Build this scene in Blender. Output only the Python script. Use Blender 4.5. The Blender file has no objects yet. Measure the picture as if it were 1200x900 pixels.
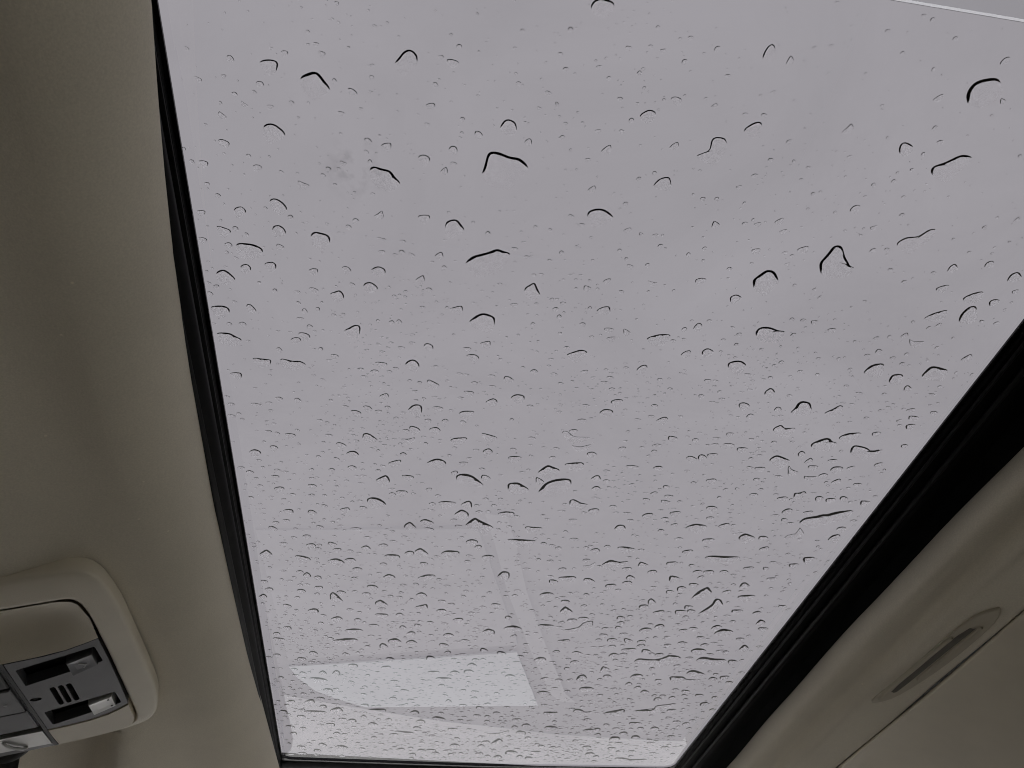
import bpy, bmesh, math, random
from mathutils import Vector, Matrix
from mathutils.geometry import tessellate_polygon

sc = bpy.context.scene
C = sc.collection
GZ = 0.30                       # underside of the sunroof glass above the lens
ZC = 1.15                       # height of the lens above the road; everything below is measured from the lens

# ------------------------------------------------------------------ camera
cam_d = bpy.data.cameras.new('camera')
cam = bpy.data.objects.new('camera', cam_d)
C.objects.link(cam)
cam_d.sensor_fit = 'HORIZONTAL'; cam_d.sensor_width = 36.0; cam_d.lens = 26.01
cam_d.clip_start = 0.01; cam_d.clip_end = 2000.0
R3 = Matrix(((0.98923608, -0.10419449, -0.10273992),
             (-0.14627215, -0.72358030, -0.67456357),
             (-0.00405477, 0.68233061, -0.73103249)))
R3.normalize() if hasattr(R3, 'normalize') else None
M4 = R3.to_4x4(); M4.translation = Vector((0, 0, ZC))
cam.matrix_world = M4
sc.camera = cam

# ------------------------------------------------------------------ overcast sky
world = bpy.data.worlds.new('World'); sc.world = world; world.use_nodes = True
wn = world.node_tree.nodes; wl = world.node_tree.links
for n in list(wn): wn.remove(n)
w_out = wn.new('ShaderNodeOutputWorld'); w_bg = wn.new('ShaderNodeBackground')
sky = wn.new('ShaderNodeTexSky'); sky.sky_type = 'NISHITA'; sky.sun_disc = False
SUN_EL, SUN_AZ = math.radians(38), math.radians(200)
sky.sun_elevation = SUN_EL; sky.sun_rotation = SUN_AZ
sky.air_density = 1.0; sky.dust_density = 6.0; sky.ozone_density = 1.0
w_hsv = wn.new('ShaderNodeHueSaturation'); w_hsv.inputs['Saturation'].default_value = 0.06
w_mix = wn.new('ShaderNodeMixRGB'); w_mix.inputs['Fac'].default_value = 0.86
w_mix.inputs['Color2'].default_value = (28.0, 27.6, 28.4, 1)       # even cloud layer
wl.new(sky.outputs[0], w_hsv.inputs['Color']); wl.new(w_hsv.outputs[0], w_mix.inputs['Color1'])
w_tc = wn.new('ShaderNodeTexCoord'); w_n = wn.new('ShaderNodeTexNoise'); w_n.inputs['Scale'].default_value = 2.2; w_n.inputs['Detail'].default_value = 5
w_r = wn.new('ShaderNodeMapRange'); w_r.inputs[1].default_value = 0.3; w_r.inputs[2].default_value = 0.7; w_r.inputs[3].default_value = 0.97; w_r.inputs[4].default_value = 1.03
w_s = wn.new('ShaderNodeVectorMath'); w_s.operation = 'SCALE'           # soft folds in the cloud
wl.new(w_tc.outputs['Generated'], w_n.inputs['Vector']); wl.new(w_n.outputs['Fac'], w_r.inputs[0])
wl.new(w_mix.outputs[0], w_s.inputs[0]); wl.new(w_r.outputs[0], w_s.inputs['Scale'])
wl.new(w_s.outputs[0], w_bg.inputs['Color']); wl.new(w_bg.outputs[0], w_out.inputs['Surface'])
w_bg.inputs['Strength'].default_value = 0.12

sun_d = bpy.data.lights.new('sun', 'SUN'); sun = bpy.data.objects.new('sun', sun_d); C.objects.link(sun)
sun_d.energy = 0.5; sun_d.angle = math.radians(40); sun_d.color = (1.0, 0.98, 0.95)
sun_d.cycles.use_multiple_importance_sampling = False
sdir = Vector((math.sin(SUN_AZ) * math.cos(SUN_EL), math.cos(SUN_AZ) * math.cos(SUN_EL), math.sin(SUN_EL)))
sun.rotation_euler = sdir.to_track_quat('Z', 'Y').to_euler()
sun.location = (0, 0, 30)

sc.view_settings.view_transform = 'Standard'; sc.view_settings.look = 'None'
sc.view_settings.exposure = 0.0; sc.view_settings.gamma = 1.0
sc.view_settings.use_curve_mapping = False
sc.render.engine = 'CYCLES'
cy = sc.cycles
cy.use_denoising = True
cy.max_bounces = 14; cy.diffuse_bounces = 5; cy.glossy_bounces = 6
cy.transmission_bounces = 12; cy.transparent_max_bounces = 24
cy.caustics_refractive = True; cy.caustics_reflective = False
cy.sample_clamp_indirect = 4.0
cy.filter_width = 1.05

# ------------------------------------------------------------------ materials
def mat(name, col, rough=0.6, metal=0.0, spec=0.5, vary=0.0, vscale=20.0, bump=0.0, bscale=400.0, sheen=0.0):
    m = bpy.data.materials.new(name); m.use_nodes = True
    nt = m.node_tree; b = nt.nodes['Principled BSDF']
    b.inputs['Base Color'].default_value = (*col, 1); b.inputs['Roughness'].default_value = rough
    b.inputs['Metallic'].default_value = metal; b.inputs['Specular IOR Level'].default_value = spec
    if sheen: b.inputs['Sheen Weight'].default_value = sheen
    tc = nt.nodes.new('ShaderNodeTexCoord')
    if vary > 0:
        n = nt.nodes.new('ShaderNodeTexNoise'); n.inputs['Scale'].default_value = vscale; n.inputs['Detail'].default_value = 6
        r = nt.nodes.new('ShaderNodeMapRange'); r.inputs[1].default_value = 0.3; r.inputs[2].default_value = 0.7
        r.inputs[3].default_value = 1 - vary; r.inputs[4].default_value = 1 + vary
        mx = nt.nodes.new('ShaderNodeVectorMath'); mx.operation = 'SCALE'; mx.inputs[0].default_value = col
        nt.links.new(tc.outputs['Object'], n.inputs['Vector']); nt.links.new(n.outputs['Fac'], r.inputs[0])
        nt.links.new(r.outputs[0], mx.inputs['Scale']); nt.links.new(mx.outputs[0], b.inputs['Base Color'])
    if bump > 0:
        n2 = nt.nodes.new('ShaderNodeTexNoise'); n2.inputs['Scale'].default_value = bscale; n2.inputs['Detail'].default_value = 4
        bp = nt.nodes.new('ShaderNodeBump'); bp.inputs['Strength'].default_value = bump; bp.inputs['Distance'].default_value = 0.0008
        nt.links.new(tc.outputs['Object'], n2.inputs['Vector']); nt.links.new(n2.outputs['Fac'], bp.inputs['Height'])
        nt.links.new(bp.outputs[0], b.inputs['Normal'])
    return m

def fabric(name, col):
    """woven roof lining: fine nap, a few loose fibres and specks of lint, slow blotches of wear"""
    m = mat(name, col, 0.95, spec=0.15, vary=0.05, vscale=14.0, bump=0.18, bscale=1400.0, sheen=0.15)
    nt = m.node_tree; b = nt.nodes['Principled BSDF']; tc = nt.nodes['Texture Coordinate']
    src = b.inputs['Base Color'].links[0].from_socket
    fine = nt.nodes.new('ShaderNodeTexNoise'); fine.inputs['Scale'].default_value = 1100.0; fine.inputs['Detail'].default_value = 3
    fr = nt.nodes.new('ShaderNodeMapRange'); fr.inputs[1].default_value = 0.25; fr.inputs[2].default_value = 0.75
    fr.inputs[3].default_value = 0.92; fr.inputs[4].default_value = 1.08
    sc1 = nt.nodes.new('ShaderNodeVectorMath'); sc1.operation = 'SCALE'
    vor = nt.nodes.new('ShaderNodeTexVoronoi'); vor.inputs['Scale'].default_value = 60.0
    vr = nt.nodes.new('ShaderNodeMapRange'); vr.inputs[1].default_value = 0.025; vr.inputs[2].default_value = 0.05
    vr.inputs[3].default_value = 1.22; vr.inputs[4].default_value = 1.0
    sc2 = nt.nodes.new('ShaderNodeVectorMath'); sc2.operation = 'SCALE'
    L = nt.links.new
    L(tc.outputs['Object'], fine.inputs['Vector']); L(fine.outputs['Fac'], fr.inputs[0])
    L(tc.outputs['Object'], vor.inputs['Vector']); L(vor.outputs['Distance'], vr.inputs[0])
    L(src, sc1.inputs[0]); L(fr.outputs[0], sc1.inputs['Scale'])
    L(sc1.outputs[0], sc2.inputs[0]); L(vr.outputs[0], sc2.inputs['Scale'])
    L(sc2.outputs[0], b.inputs['Base Color'])
    return m

def pane_material(name, tint, ior=1.52, dirt=0.0, gain=1.12):
    """thin plate glass: Fresnel reflection on the outer faces, straight tinted transmission"""
    m = bpy.data.materials.new(name); m.use_nodes = True
    nt = m.node_tree; L = nt.links.new
    for n in list(nt.nodes): nt.nodes.remove(n)
    o = nt.nodes.new('ShaderNodeOutputMaterial')
    tr = nt.nodes.new('ShaderNodeBsdfTransparent'); tr.inputs['Color'].default_value = (*tint, 1)
    gl = nt.nodes.new('ShaderNodeBsdfGlossy'); gl.inputs['Roughness'].default_value = 0.0
    fr = nt.nodes.new('ShaderNodeFresnel'); fr.inputs['IOR'].default_value = ior
    mu = nt.nodes.new('ShaderNodeMath'); mu.operation = 'MULTIPLY'; mu.inputs[1].default_value = gain; mu.use_clamp = True
    mx = nt.nodes.new('ShaderNodeMixShader')
    clear = nt.nodes.new('ShaderNodeBsdfTransparent')
    geo = nt.nodes.new('ShaderNodeNewGeometry'); mb = nt.nodes.new('ShaderNodeMixShader')
    L(fr.outputs[0], mu.inputs[0]); L(mu.outputs[0], mx.inputs['Fac'])
    L(tr.outputs[0], mx.inputs[1]); L(gl.outputs[0], mx.inputs[2])
    L(geo.outputs['Backfacing'], mb.inputs['Fac']); L(mx.outputs[0], mb.inputs[1]); L(clear.outputs[0], mb.inputs[2])
    L(mb.outputs[0], o.inputs['Surface'])
    if dirt > 0:        # film of dried rain marks on the glass
        tc = nt.nodes.new('ShaderNodeTexCoord')
        n1 = nt.nodes.new('ShaderNodeTexNoise'); n1.inputs['Scale'].default_value = 7.0; n1.inputs['Detail'].default_value = 8
        n1.inputs['Roughness'].default_value = 0.65; n1.inputs['Distortion'].default_value = 0.8
        r = nt.nodes.new('ShaderNodeMapRange'); r.inputs[1].default_value = 0.35; r.inputs[2].default_value = 0.75
        r.inputs[3].default_value = 1.0; r.inputs[4].default_value = 1.0 - dirt
        s = nt.nodes.new('ShaderNodeVectorMath'); s.operation = 'SCALE'; s.inputs[0].default_value = tint
        L(tc.outputs['Object'], n1.inputs['Vector']); L(n1.outputs['Fac'], r.inputs[0])
        # one grey smudge where something dried on the glass
        vd = nt.nodes.new('ShaderNodeVectorMath'); vd.operation = 'DISTANCE'; vd.inputs[1].default_value = (-0.044, 0.160, GZ + ZC)
        n2 = nt.nodes.new('ShaderNodeTexNoise'); n2.inputs['Scale'].default_value = 130.0; n2.inputs['Detail'].default_value = 5
        rd = nt.nodes.new('ShaderNodeMapRange'); rd.inputs[1].default_value = 0.003; rd.inputs[2].default_value = 0.017
        rd.inputs[3].default_value = 0.85; rd.inputs[4].default_value = 0.0
        rn = nt.nodes.new('ShaderNodeMapRange'); rn.inputs[1].default_value = 0.48; rn.inputs[2].default_value = 0.66
        rn.inputs[3].default_value = 0.0; rn.inputs[4].default_value = 0.22
        pr = nt.nodes.new('ShaderNodeMath'); pr.operation = 'MULTIPLY'
        sb_ = nt.nodes.new('ShaderNodeMath'); sb_.operation = 'SUBTRACT'
        L(tc.outputs['Object'], vd.inputs[0]); L(vd.outputs['Value'], rd.inputs[0])
        L(tc.outputs['Object'], n2.inputs['Vector']); L(n2.outputs['Fac'], rn.inputs[0])
        L(rd.outputs[0], pr.inputs[0]); L(rn.outputs[0], pr.inputs[1])
        L(r.outputs[0], sb_.inputs[0]); L(pr.outputs[0], sb_.inputs[1])
        L(sb_.outputs[0], s.inputs['Scale']); L(s.outputs[0], tr.inputs['Color'])
    return m

M = {}
M['lining'] = fabric('headliner_fabric', (0.68, 0.622, 0.515))
M['tan'] = mat('tan_plastic', (0.70, 0.635, 0.52), 0.48, vary=0.04, vscale=30, bump=0.25, bscale=1500)
M['tan_dark'] = mat('taupe_plastic', (0.22, 0.19, 0.145), 0.55, vary=0.05, vscale=40, bump=0.2, bscale=1500)
M['panel'] = mat('charcoal_paint', (0.085, 0.085, 0.09), 0.38, metal=0.3, vary=0.05, vscale=60, bump=0.1, bscale=2500)
M['black'] = mat('black_plastic', (0.008, 0.008, 0.009), 0.5)
M['button'] = mat('grey_button', (0.065, 0.065, 0.07), 0.33, metal=0.4)
M['silver'] = mat('silver_paint', (0.5, 0.5, 0.49), 0.35, metal=0.6, vary=0.05, vscale=80)
M['mark'] = mat('pale_print', (0.6, 0.6, 0.6), 0.6)
M['rubber'] = mat('black_rubber', (0.004, 0.004, 0.0045), 0.55, spec=0.10, vary=0.3, vscale=60, bump=0.1, bscale=300)
M['frit'] = mat('black_enamel', (0.004, 0.004, 0.005), 0.25)
M['paint'] = mat('dark_paint', (0.03, 0.032, 0.036), 0.3)
M['door'] = mat('beige_door_trim', (0.26, 0.235, 0.19), 0.7, vary=0.1, vscale=30)
M['dark'] = mat('dark_trim', (0.025, 0.025, 0.027), 0.7, vary=0.1, vscale=30)
M['dash'] = mat('dash_plastic', (0.15, 0.145, 0.135), 0.6, vary=0.1, vscale=30)
M['seat'] = mat('seat_cloth', (0.25, 0.225, 0.185), 0.9, vary=0.15, vscale=60)
M['stand_in'] = mat('grey_stand_in', (0.49, 0.52, 0.51), 0.7)
M['road'] = mat('wet_concrete', (0.40, 0.395, 0.38), 0.35, vary=0.2, vscale=1.5)
M['pane'] = pane_material('tinted_glass', (0.123, 0.1195, 0.125), dirt=0.10)
M['pane_rear'] = pane_material('tinted_glass_rear', (0.111, 0.109, 0.114), dirt=0.10)
M['pane_wet'] = pane_material('wet_glass_top', (0.123, 0.1195, 0.125), ior=1.12, gain=1.0)       # water film: hardly any mirror
M['window'] = pane_material('window_glass', (0.80, 0.83, 0.81))
M['seam'] = pane_material('clear_sealant', (0.185, 0.185, 0.19))
def water_material():
    m = bpy.data.materials.new('rain_water'); m.use_nodes = True; nt = m.node_tree
    nt.nodes.remove(nt.nodes['Principled BSDF'])
    g = nt.nodes.new('ShaderNodeBsdfRefraction'); g.inputs['IOR'].default_value = 1.333; g.inputs['Roughness'].default_value = 0.0
    nt.links.new(g.outputs[0], nt.nodes['Material Output'].inputs['Surface'])
    return m
M['water'] = water_material()

# ------------------------------------------------------------------ helpers
def P(x, y, z): return (x, y, z + ZC)
def build(name, verts, faces, m, parent=None, smooth=True):
    me = bpy.data.meshes.new(name)
    me.from_pydata([tuple(v) for v in verts], [], faces)
    me.validate(); me.update()
    bm = bmesh.new(); bm.from_mesh(me); bmesh.ops.recalc_face_normals(bm, faces=bm.faces); bm.to_mesh(me); bm.free()
    if smooth:
        for p in me.polygons: p.use_smooth = True
    me.materials.append(m)
    o = bpy.data.objects.new(name, me); C.objects.link(o)
    if parent: o.parent = parent
    return o
def sharp(o, deg=35):
    me = o.data; bm = bmesh.new(); bm.from_mesh(me)
    for e in bm.edges:
        if len(e.link_faces) == 2 and e.calc_face_angle(0) > math.radians(deg): e.smooth = False
    bm.to_mesh(me); bm.free()
    return o
def tag(o, label=None, cat=None, group=None, kind=None):
    if label: o['label'] = label
    if cat: o['category'] = cat
    if group: o['group'] = group
    if kind: o['kind'] = kind
    return o
def empty(name, loc=(0, 0, 0)):
    o = bpy.data.objects.new(name, None); o.empty_display_size = 0.05; C.objects.link(o)
    return o                                     # parts keep their own coordinates
class MB:
    def __init__(s): s.v = []; s.f = []
    def add(s, v, f):
        n = len(s.v); s.v += [tuple(a) for a in v]; s.f += [tuple(i + n for i in q) for q in f]
    def box(s, x0, x1, y0, y1, z0, z1):
        s.add([P(x, y, z) for z in (z0, z1) for y in (y0, y1) for x in (x0, x1)],
              [(0, 2, 3, 1), (4, 5, 7, 6), (0, 1, 5, 4), (2, 6, 7, 3), (0, 4, 6, 2), (1, 3, 7, 5)])
    def hexa(s, pts):
        s.add(pts, [(0, 1, 2, 3), (4, 7, 6, 5), (0, 4, 5, 1), (1, 5, 6, 2), (2, 6, 7, 3), (3, 7, 4, 0)])
    def grid(s, rows):
        n = len(rows[0]); v = [p for r in rows for p in r]
        s.add(v, [(i * n + j, i * n + j + 1, (i + 1) * n + j + 1, (i + 1) * n + j) for i in range(len(rows) - 1) for j in range(n - 1)])
    def tube(s, pts, r, seg=8):
        rows = []
        for i, p in enumerate(pts):
            a = Vector(pts[max(i - 1, 0)]); b = Vector(pts[min(i + 1, len(pts) - 1)]); t = (b - a).normalized()
            u = t.orthogonal().normalized() if i == 0 else (rows_u - t * rows_u.dot(t)).normalized()
            rows_u = u; w = t.cross(u); rr = r[i] if isinstance(r, (list, tuple)) else r
            rows.append([Vector(p) + (u * math.cos(k * 2 * math.pi / seg) + w * math.sin(k * 2 * math.pi / seg)) * rr for k in range(seg)])
        n = len(s.v); m = len(rows)
        s.v += [tuple(q) for rw in rows for q in rw]
        for i in range(m - 1):
            for k in range(seg):
                s.f.append((n + i * seg + k, n + i * seg + (k + 1) % seg, n + (i + 1) * seg + (k + 1) % seg, n + (i + 1) * seg + k))
        s.f.append(tuple(n + k for k in range(seg))[::-1]); s.f.append(tuple(n + (m - 1) * seg + k for k in range(seg)))
    def build(s, name, m, parent=None, smooth=True): return build(name, s.v, s.f, m, parent, smooth)
def interp(tab, t):
    if t <= tab[0][0]: return tab[0][1]
    for (a, b), (c, d) in zip(tab, tab[1:]):
        if t <= c:
            u = (t - a) / (c - a); return b + (d - b) * u
    return tab[-1][1]
def sstep(a, b, t):
    u = max(0.0, min(1.0, (t - a) / (b - a))); return u * u * (3 - 2 * u)
def frange(a, b, n): return [a + (b - a) * i / (n - 1) for i in range(n)]
def catmull(pts, n, closed=True):
    out = []; k = len(pts); segs = k if closed else k - 1
    for i in range(segs):
        if closed: p0, p1, p2, p3 = (pts[(i + j - 1) % k] for j in range(4))
        else: p0, p1, p2, p3 = (pts[max(0, min(k - 1, i + j - 1))] for j in range(4))
        for q in range(n):
            t = q / n
            out.append(tuple(0.5 * (2 * b + (c - a) * t + (2 * a - 5 * b + 4 * c - d) * t * t + (3 * b - a - 3 * c + d) * t ** 3)
                             for a, b, c, d in zip(p0, p1, p2, p3)))
    if not closed: out.append(tuple(pts[-1]))
    return out

# ------------------------------------------------------------------ road
g = MB(); S = 300
g.add([(-S, -S, 0), (S, -S, 0), (S, S, 0), (-S, S, 0)], [(0, 1, 2, 3)])
tag(g.build('road', M['road'], smooth=False), kind='structure')

# ------------------------------------------------------------------ wood added out of view to darken the drops' rims, lower in front of the car
M['screen_foliage'] = mat('screen_foliage', (0.045, 0.06, 0.03), 0.8, vary=0.5, vscale=1.2)
tr_ = random.Random(3); b = MB()
for k in range(150):
    az = 2 * math.pi * k / 150 + tr_.uniform(-.02, .02); d = tr_.uniform(17, 24)
    side_k = sstep(math.radians(28), math.radians(60), abs((az + math.pi) % (2 * math.pi) - math.pi))
    hgt = d * math.tan(math.radians(16.0 + 6 * side_k)) * tr_.uniform(.88, 1.0) + 1.0
    cx_, cy_ = d * math.sin(az), d * math.cos(az); r_ = tr_.uniform(.9, 1.4); rows = []
    for i in range(7):
        ph = -math.pi / 2 + math.pi * i / 6
        rows.append([(cx_ + r_ * abs(math.cos(ph)) ** .7 * math.cos(a) * (1 + .25 * math.sin(3 * a + k + i)),
                      cy_ + r_ * abs(math.cos(ph)) ** .7 * math.sin(a) * (1 + .25 * math.sin(3 * a + k + i)), hgt * .5 + hgt * .5 * math.sin(ph)) for a in frange(0, 2 * math.pi, 11)])
    b.grid(rows)
tag(b.build('tree_screen', M['screen_foliage']), 'dark belt of trees round the wet parking place', 'trees', kind='stuff')

# ------------------------------------------------------------------ headliner (fabric roof lining round the sunroof)
LIP = [(-0.6, -0.392), (0.0, -0.393), (0.095, -0.401), (0.129, -0.414), (0.16, -0.424), (0.20, -0.434), (0.275, -0.442), (0.38, -0.447),
       (0.47, -0.443), (0.563, -0.438), (0.68, -0.426), (0.776, -0.416), (0.9, -0.40)]
def plane_z(x): return 0.2785 + 0.3 * x        # the console and the lining round it slope gently to the car's middle
hl = MB()
prof = [(0.011, .2955), (0.005, .2885), (0.001, .2835)] + [(.036 * (1 - math.cos(t)), .2805 - .0400 * math.sin(t)) for t in [math.pi / 2 * k / 18 for k in range(17)]]
rows = []
for y in frange(-0.55, 0.863, 110):
    xl = interp(LIP, y) * 0.279
    row = [P(xl - d, y, z) for d, z in prof]
    x_e, z_e = xl - prof[-1][0], prof[-1][1]
    for x in frange(-0.162, -1.02, 70):
        k = sstep(-0.150, -0.215, x)
        z = (z_e - .0008) * (1 - k) + (plane_z(x) + .0012) * k
        z += .009 * sstep(-.174, -.183, x) * (1 - sstep(-.286, -.295, x)) * sstep(.380, .392, y) * (1 - sstep(.556, .568, y))     # cut-out behind the console
        z += .030 * sstep(0.572, 0.585, y) * sstep(-0.199, -0.216, x + 0.30 * (y - 0.58)) * (1 - sstep(-0.32, -0.36, x))
        z += 0.0010 * math.sin(9 * x + 14 * y) + 0.0006 * math.sin(31 * y + 4 * x)
        row.append(P(x, y, z))
    rows.append(row)
hl.grid(rows)
# side strip over the door
RSH = [(-0.6, 0.055), (0.15, 0.040), (0.22, 0.030), (0.28, 0.020), (0.34, 0.011), (0.40, 0.005), (0.46, 0.002), (0.54, 0.002), (0.62, 0.006), (0.72, 0.014), (1.0, 0.03)]
RP = [(1.172, .2955), (1.168, .288), (1.164, .2815), (1.174, .2780), (1.187, .2740), (1.205, .2692), (1.222, .2655), (1.242, .2622), (1.265, .2596), (1.290, .2582), (1.312, .2578), (1.330, .2570),
      (1.346, .2552), (1.363, .2525), (1.380, .2498), (1.398, .2474), (1.418, .2456), (1.440, .2446), (1.465, .2440), (1.50, .2434), (1.54, .2427), (1.566, .2415), (1.573, .2445)]
rows = []
for y in frange(-0.55, 0.93, 110):
    sh = interp(RSH, y)
    rows.append([P((r + sh * max(0, 1 - (r - 1.165) / 0.25)) * z, y, z + 0.0004 * math.sin(40 * y + 17 * r)) for r, z in RP])
hl.grid(rows)
# front header and the roof behind the seats
hl.grid([[P(x, y, z) for x in frange(-1.02, 0.40, 20)] for y, z in ((0.862, .2985), (0.863, .2955), (0.867, .2935), (0.875, .2930), (0.885, .2930), (0.890, .298))])
hl.grid([[P(x, y, z) for x in frange(-1.02, 0.40, 20)] for y, z in ((-0.50, .296), (-0.505, .28), (-0.53, .265), (-0.7, .255), (-1.2, .24), (-1.7, .20))])
headliner = hl.build('headliner', M['lining'])
tag(headliner, kind='structure')

# ------------------------------------------------------------------ outer roof skin, floor tub, sides (dim surroundings of the cabin)
rf = MB()
rf.box(-1.06, -0.165, -1.75, 0.900, .306, .316); rf.box(0.345, 0.75, -1.75, 0.900, .306, .316)
rf.box(-0.165, 0.345, 0.870, 0.900, .306, .316); rf.box(-0.165, 0.345, -1.75, -0.535, .306, .316)
tag(rf.build('roof_panel', M['paint'], smooth=False), kind='structure')
fl = MB(); fl.box(-1.06, 0.80, -1.75, 1.95, -0.98, -0.95)
tag(fl.build('cabin_floor', M['dark'], smooth=False), kind='structure')

def side(name, x0, x1, sgn, label):
    root = empty(name)
    b = MB(); b.box(x0, x1, -1.75, 1.95, -0.95, -0.14); b.build('door_panel', M['door'], root, False)
    b = MB(); xq = x0 + .004; xw = x1 - .004; lean = sgn * .075
    b.hexa([P(xq, 1.02, -.14), P(xq, 1.90, -.14), P(xw, 1.90, -.14), P(xw, 1.02, -.14),
            P(xq - lean, .80, .285), P(xq - lean, .90, .285), P(xw - lean, .90, .285), P(xw - lean, .80, .285)])
    b.build('quarter_panel', M['door'], root, False)
    b = MB(); xo = x1 if sgn > 0 else x0; xi = x0 if sgn > 0 else x1
    for y0, y1 in ((-0.42, -0.30), (-1.75, -1.45)):
        b.hexa([P(xo, y0, -.14), P(xo, y1, -.14), P(xi, y1, -.14), P(xi, y0, -.14),
                P(xo - sgn * .08, y0, .30), P(xo - sgn * .08, y1, .30), P(xi - sgn * .08, y1, .30), P(xi - sgn * .08, y0, .30)])
    b.build('door_pillar', M['lining'], root, False)
    b = MB()
    b.hexa([P(xo, 1.86, -.16), P(xo, 1.95, -.16), P(xi, 1.95, -.16), P(xi, 1.86, -.16),
            P(xo - sgn * .08, .84, .30), P(xo - sgn * .08, .93, .30), P(xi - sgn * .10, .93, .30), P(xi - sgn * .10, .84, .30)])
    b.build('windscreen_pillar', M['door'], root, False)
    b = MB(); xm = (x0 + x1) / 2
    b.hexa([P(xm - .002, -1.45, -.14), P(xm - .002, 1.86, -.14), P(xm + .002, 1.86, -.14), P(xm + .002, -1.45, -.14),
            P(xm - .002 - sgn * .08, -1.45, .28), P(xm - .002 - sgn * .08, .86, .28), P(xm + .002 - sgn * .08, .86, .28), P(xm + .002 - sgn * .08, -1.45, .28)])
    b.build('window_pane', M['window'], root, False)
    return tag(root, label, 'car door')
side('side_door', 0.76, 0.80, 1, 'dark door with side window beyond the right roof trim')
side('side_door', -1.06, -1.02, -1, 'dark door with side window on the far left of the cabin')
bk = MB(); bk.box(-1.06, 0.80, -1.78, -1.75, -0.95, -0.05); bk.box(-1.06, 0.80, -1.78, -1.75, .20, .30)
tag(bk.build('rear_wall', M['dark'], smooth=False), kind='structure')

# windscreen: a raked pane from the header to the front rim of the dashboard
ARC = [(-1.02, 1.70), (-0.70, 1.76), (-0.33, 1.815), (-0.147, 1.87), (0.113, 1.946), (0.412, 1.987), (0.83, 1.965)]
ws = empty('windscreen')
b = MB(); r0 = []; r1 = []
for x in frange(-1.0, 0.75, 24):
    r0.append((P(x, .892, .300), P(x, .892, .305))); yy = interp(ARC, x) + .02; r1.append((P(x, yy, -.205), P(x, yy, -.200)))
b.grid([[a for a, _ in r0], [a for a, _ in r1]]); b.grid([[a for _, a in r1], [a for _, a in r0]])
b.build('pane', M['window'], ws)
tag(ws, 'raked windscreen in front of the dashboard', 'windscreen')

da = empty('dashboard')
M['strip'] = mat('grey_strip', (0.25, 0.245, 0.235), 0.55)
M['dash_panel'] = mat('dash_panel', (0.21, 0.205, 0.195), 0.55, vary=0.08, vscale=30)
b = MB()
xs = frange(-1.0, 0.755, 48)
rows = []
for t in (0, .02, .06, .12, .2, .35, .5, .65, .8, .9, .97, 1.0):
    rows.append([P(x, 0.80 + (interp(ARC, x) - 0.80) * t, -.20 - .05 * (1 - sstep(0, .12, t)) - .004 * math.sin(6 * x)) for x in xs])
rows.insert(0, [P(x, 0.82, -.50) for x in xs]); rows.insert(0, [P(x, 0.98, -.92) for x in xs])
rows.append([P(x, interp(ARC, x) + .004, -.23) for x in xs])
b.grid(rows); b.build('top_pad', M['dash'], da)
b = MB(); pts = [(0.12, 1.049), (0.15, 1.14), (0.194, 1.291), (0.27, 1.50), (0.36, 1.73), (0.393, 1.771)]
b.grid([[P(x - .010, y, -.1955) for x, y in pts], [P(x + .012, y, -.194) for x, y in pts], [P(x + .030, y, -.1955) for x, y in pts]])
b.build('trim_strip', M['strip'], da)
b = MB(); q = [(-.291, 1.151), (.103, 1.092), (.238, 1.500), (-.262, 1.640)]
b.hexa([P(x, y, -.206) for x, y in q] + [P(x, y, -.1925) for x, y in q]); b.build('dash_panel', M['dash_panel'], da, False)
tag(da, 'long dark dashboard under the windscreen', 'dashboard')
b = MB()
STAND_IN = [(-0.261, 1.668), (0.006, 1.596), (0.24, 1.530), (0.332, 1.790), (0.10, 1.828), (-0.085, 1.858), (-0.16, 1.818), (-0.206, 1.782), (-0.244, 1.722)]  # sheet added to mirror as the bright patch, whose real source is unknown
n = len(STAND_IN); zt = -.190
b.add([P(x, y, zt) for x, y in STAND_IN] + [P(x, y, zt - .003) for x, y in STAND_IN],
      [tuple(range(n)), tuple(range(2 * n - 1, n - 1, -1))] + [(i, i + n, (i + 1) % n + n, (i + 1) % n) for i in range(n)])
tag(b.build('stand_in_sheet', M['stand_in'], smooth=False), 'pale stand-in sheet added on the dashboard to mirror bright low in the glass', 'stand_in')

def seat(cx, label):
    root = empty('front_seat')
    def slab(name, secs, w, m=M['seat']):
        b = MB(); rows = []                              # closed rounded section swept sideways
        for t in frange(-1, 1, 13):
            e = (1 - abs(t) ** 6) ** 0.5 if abs(t) < 1 else 0.0
            k = 0.55 + 0.45 * e
            rows.append([P(cx + t * w, y0 + (y - y0) * k, z0 + (z - z0) * k) for (y, z) in secs for y0, z0 in [cen(secs)]] )
        rows = [r + [r[0]] for r in rows]
        b.grid(rows)
        b.add(rows[0][:-1], [tuple(range(len(secs)))]); b.add(rows[-1][:-1], [tuple(range(len(secs)))[::-1]])
        b.build(name, m, root)
    def cen(s): return (sum(a for a, _ in s) / len(s), sum(z for _, z in s) / len(s))
    slab('cushion', catmull([(-.30, -.72), (-.28, -.60), (0.0, -.62), (0.26, -.58), (0.30, -.66), (0.24, -.75), (0, -.76)], 4), .25)
    slab('backrest', catmull([(-.24, -.64), (-.30, -.30), (-.36, -.10), (-.43, -.09), (-.44, -.30), (-.36, -.66)], 4), .24)
    slab('headrest', catmull([(-.39, -.03), (-.36, .06), (-.40, .13), (-.47, .12), (-.48, .0)], 4), .13)
    b = MB()
    for s in (-.06, .06):
        b = MB(); b.tube([P(cx + s, -.40, -.12), P(cx + s, -.43, .05)], .006); b.build('headrest_post', M['silver'], root)
    return tag(root, label, 'car seat')
seat(0.05, 'dark cloth front seat right under the sunroof')
seat(-0.60, 'dark cloth front seat across the middle of the car')

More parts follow.
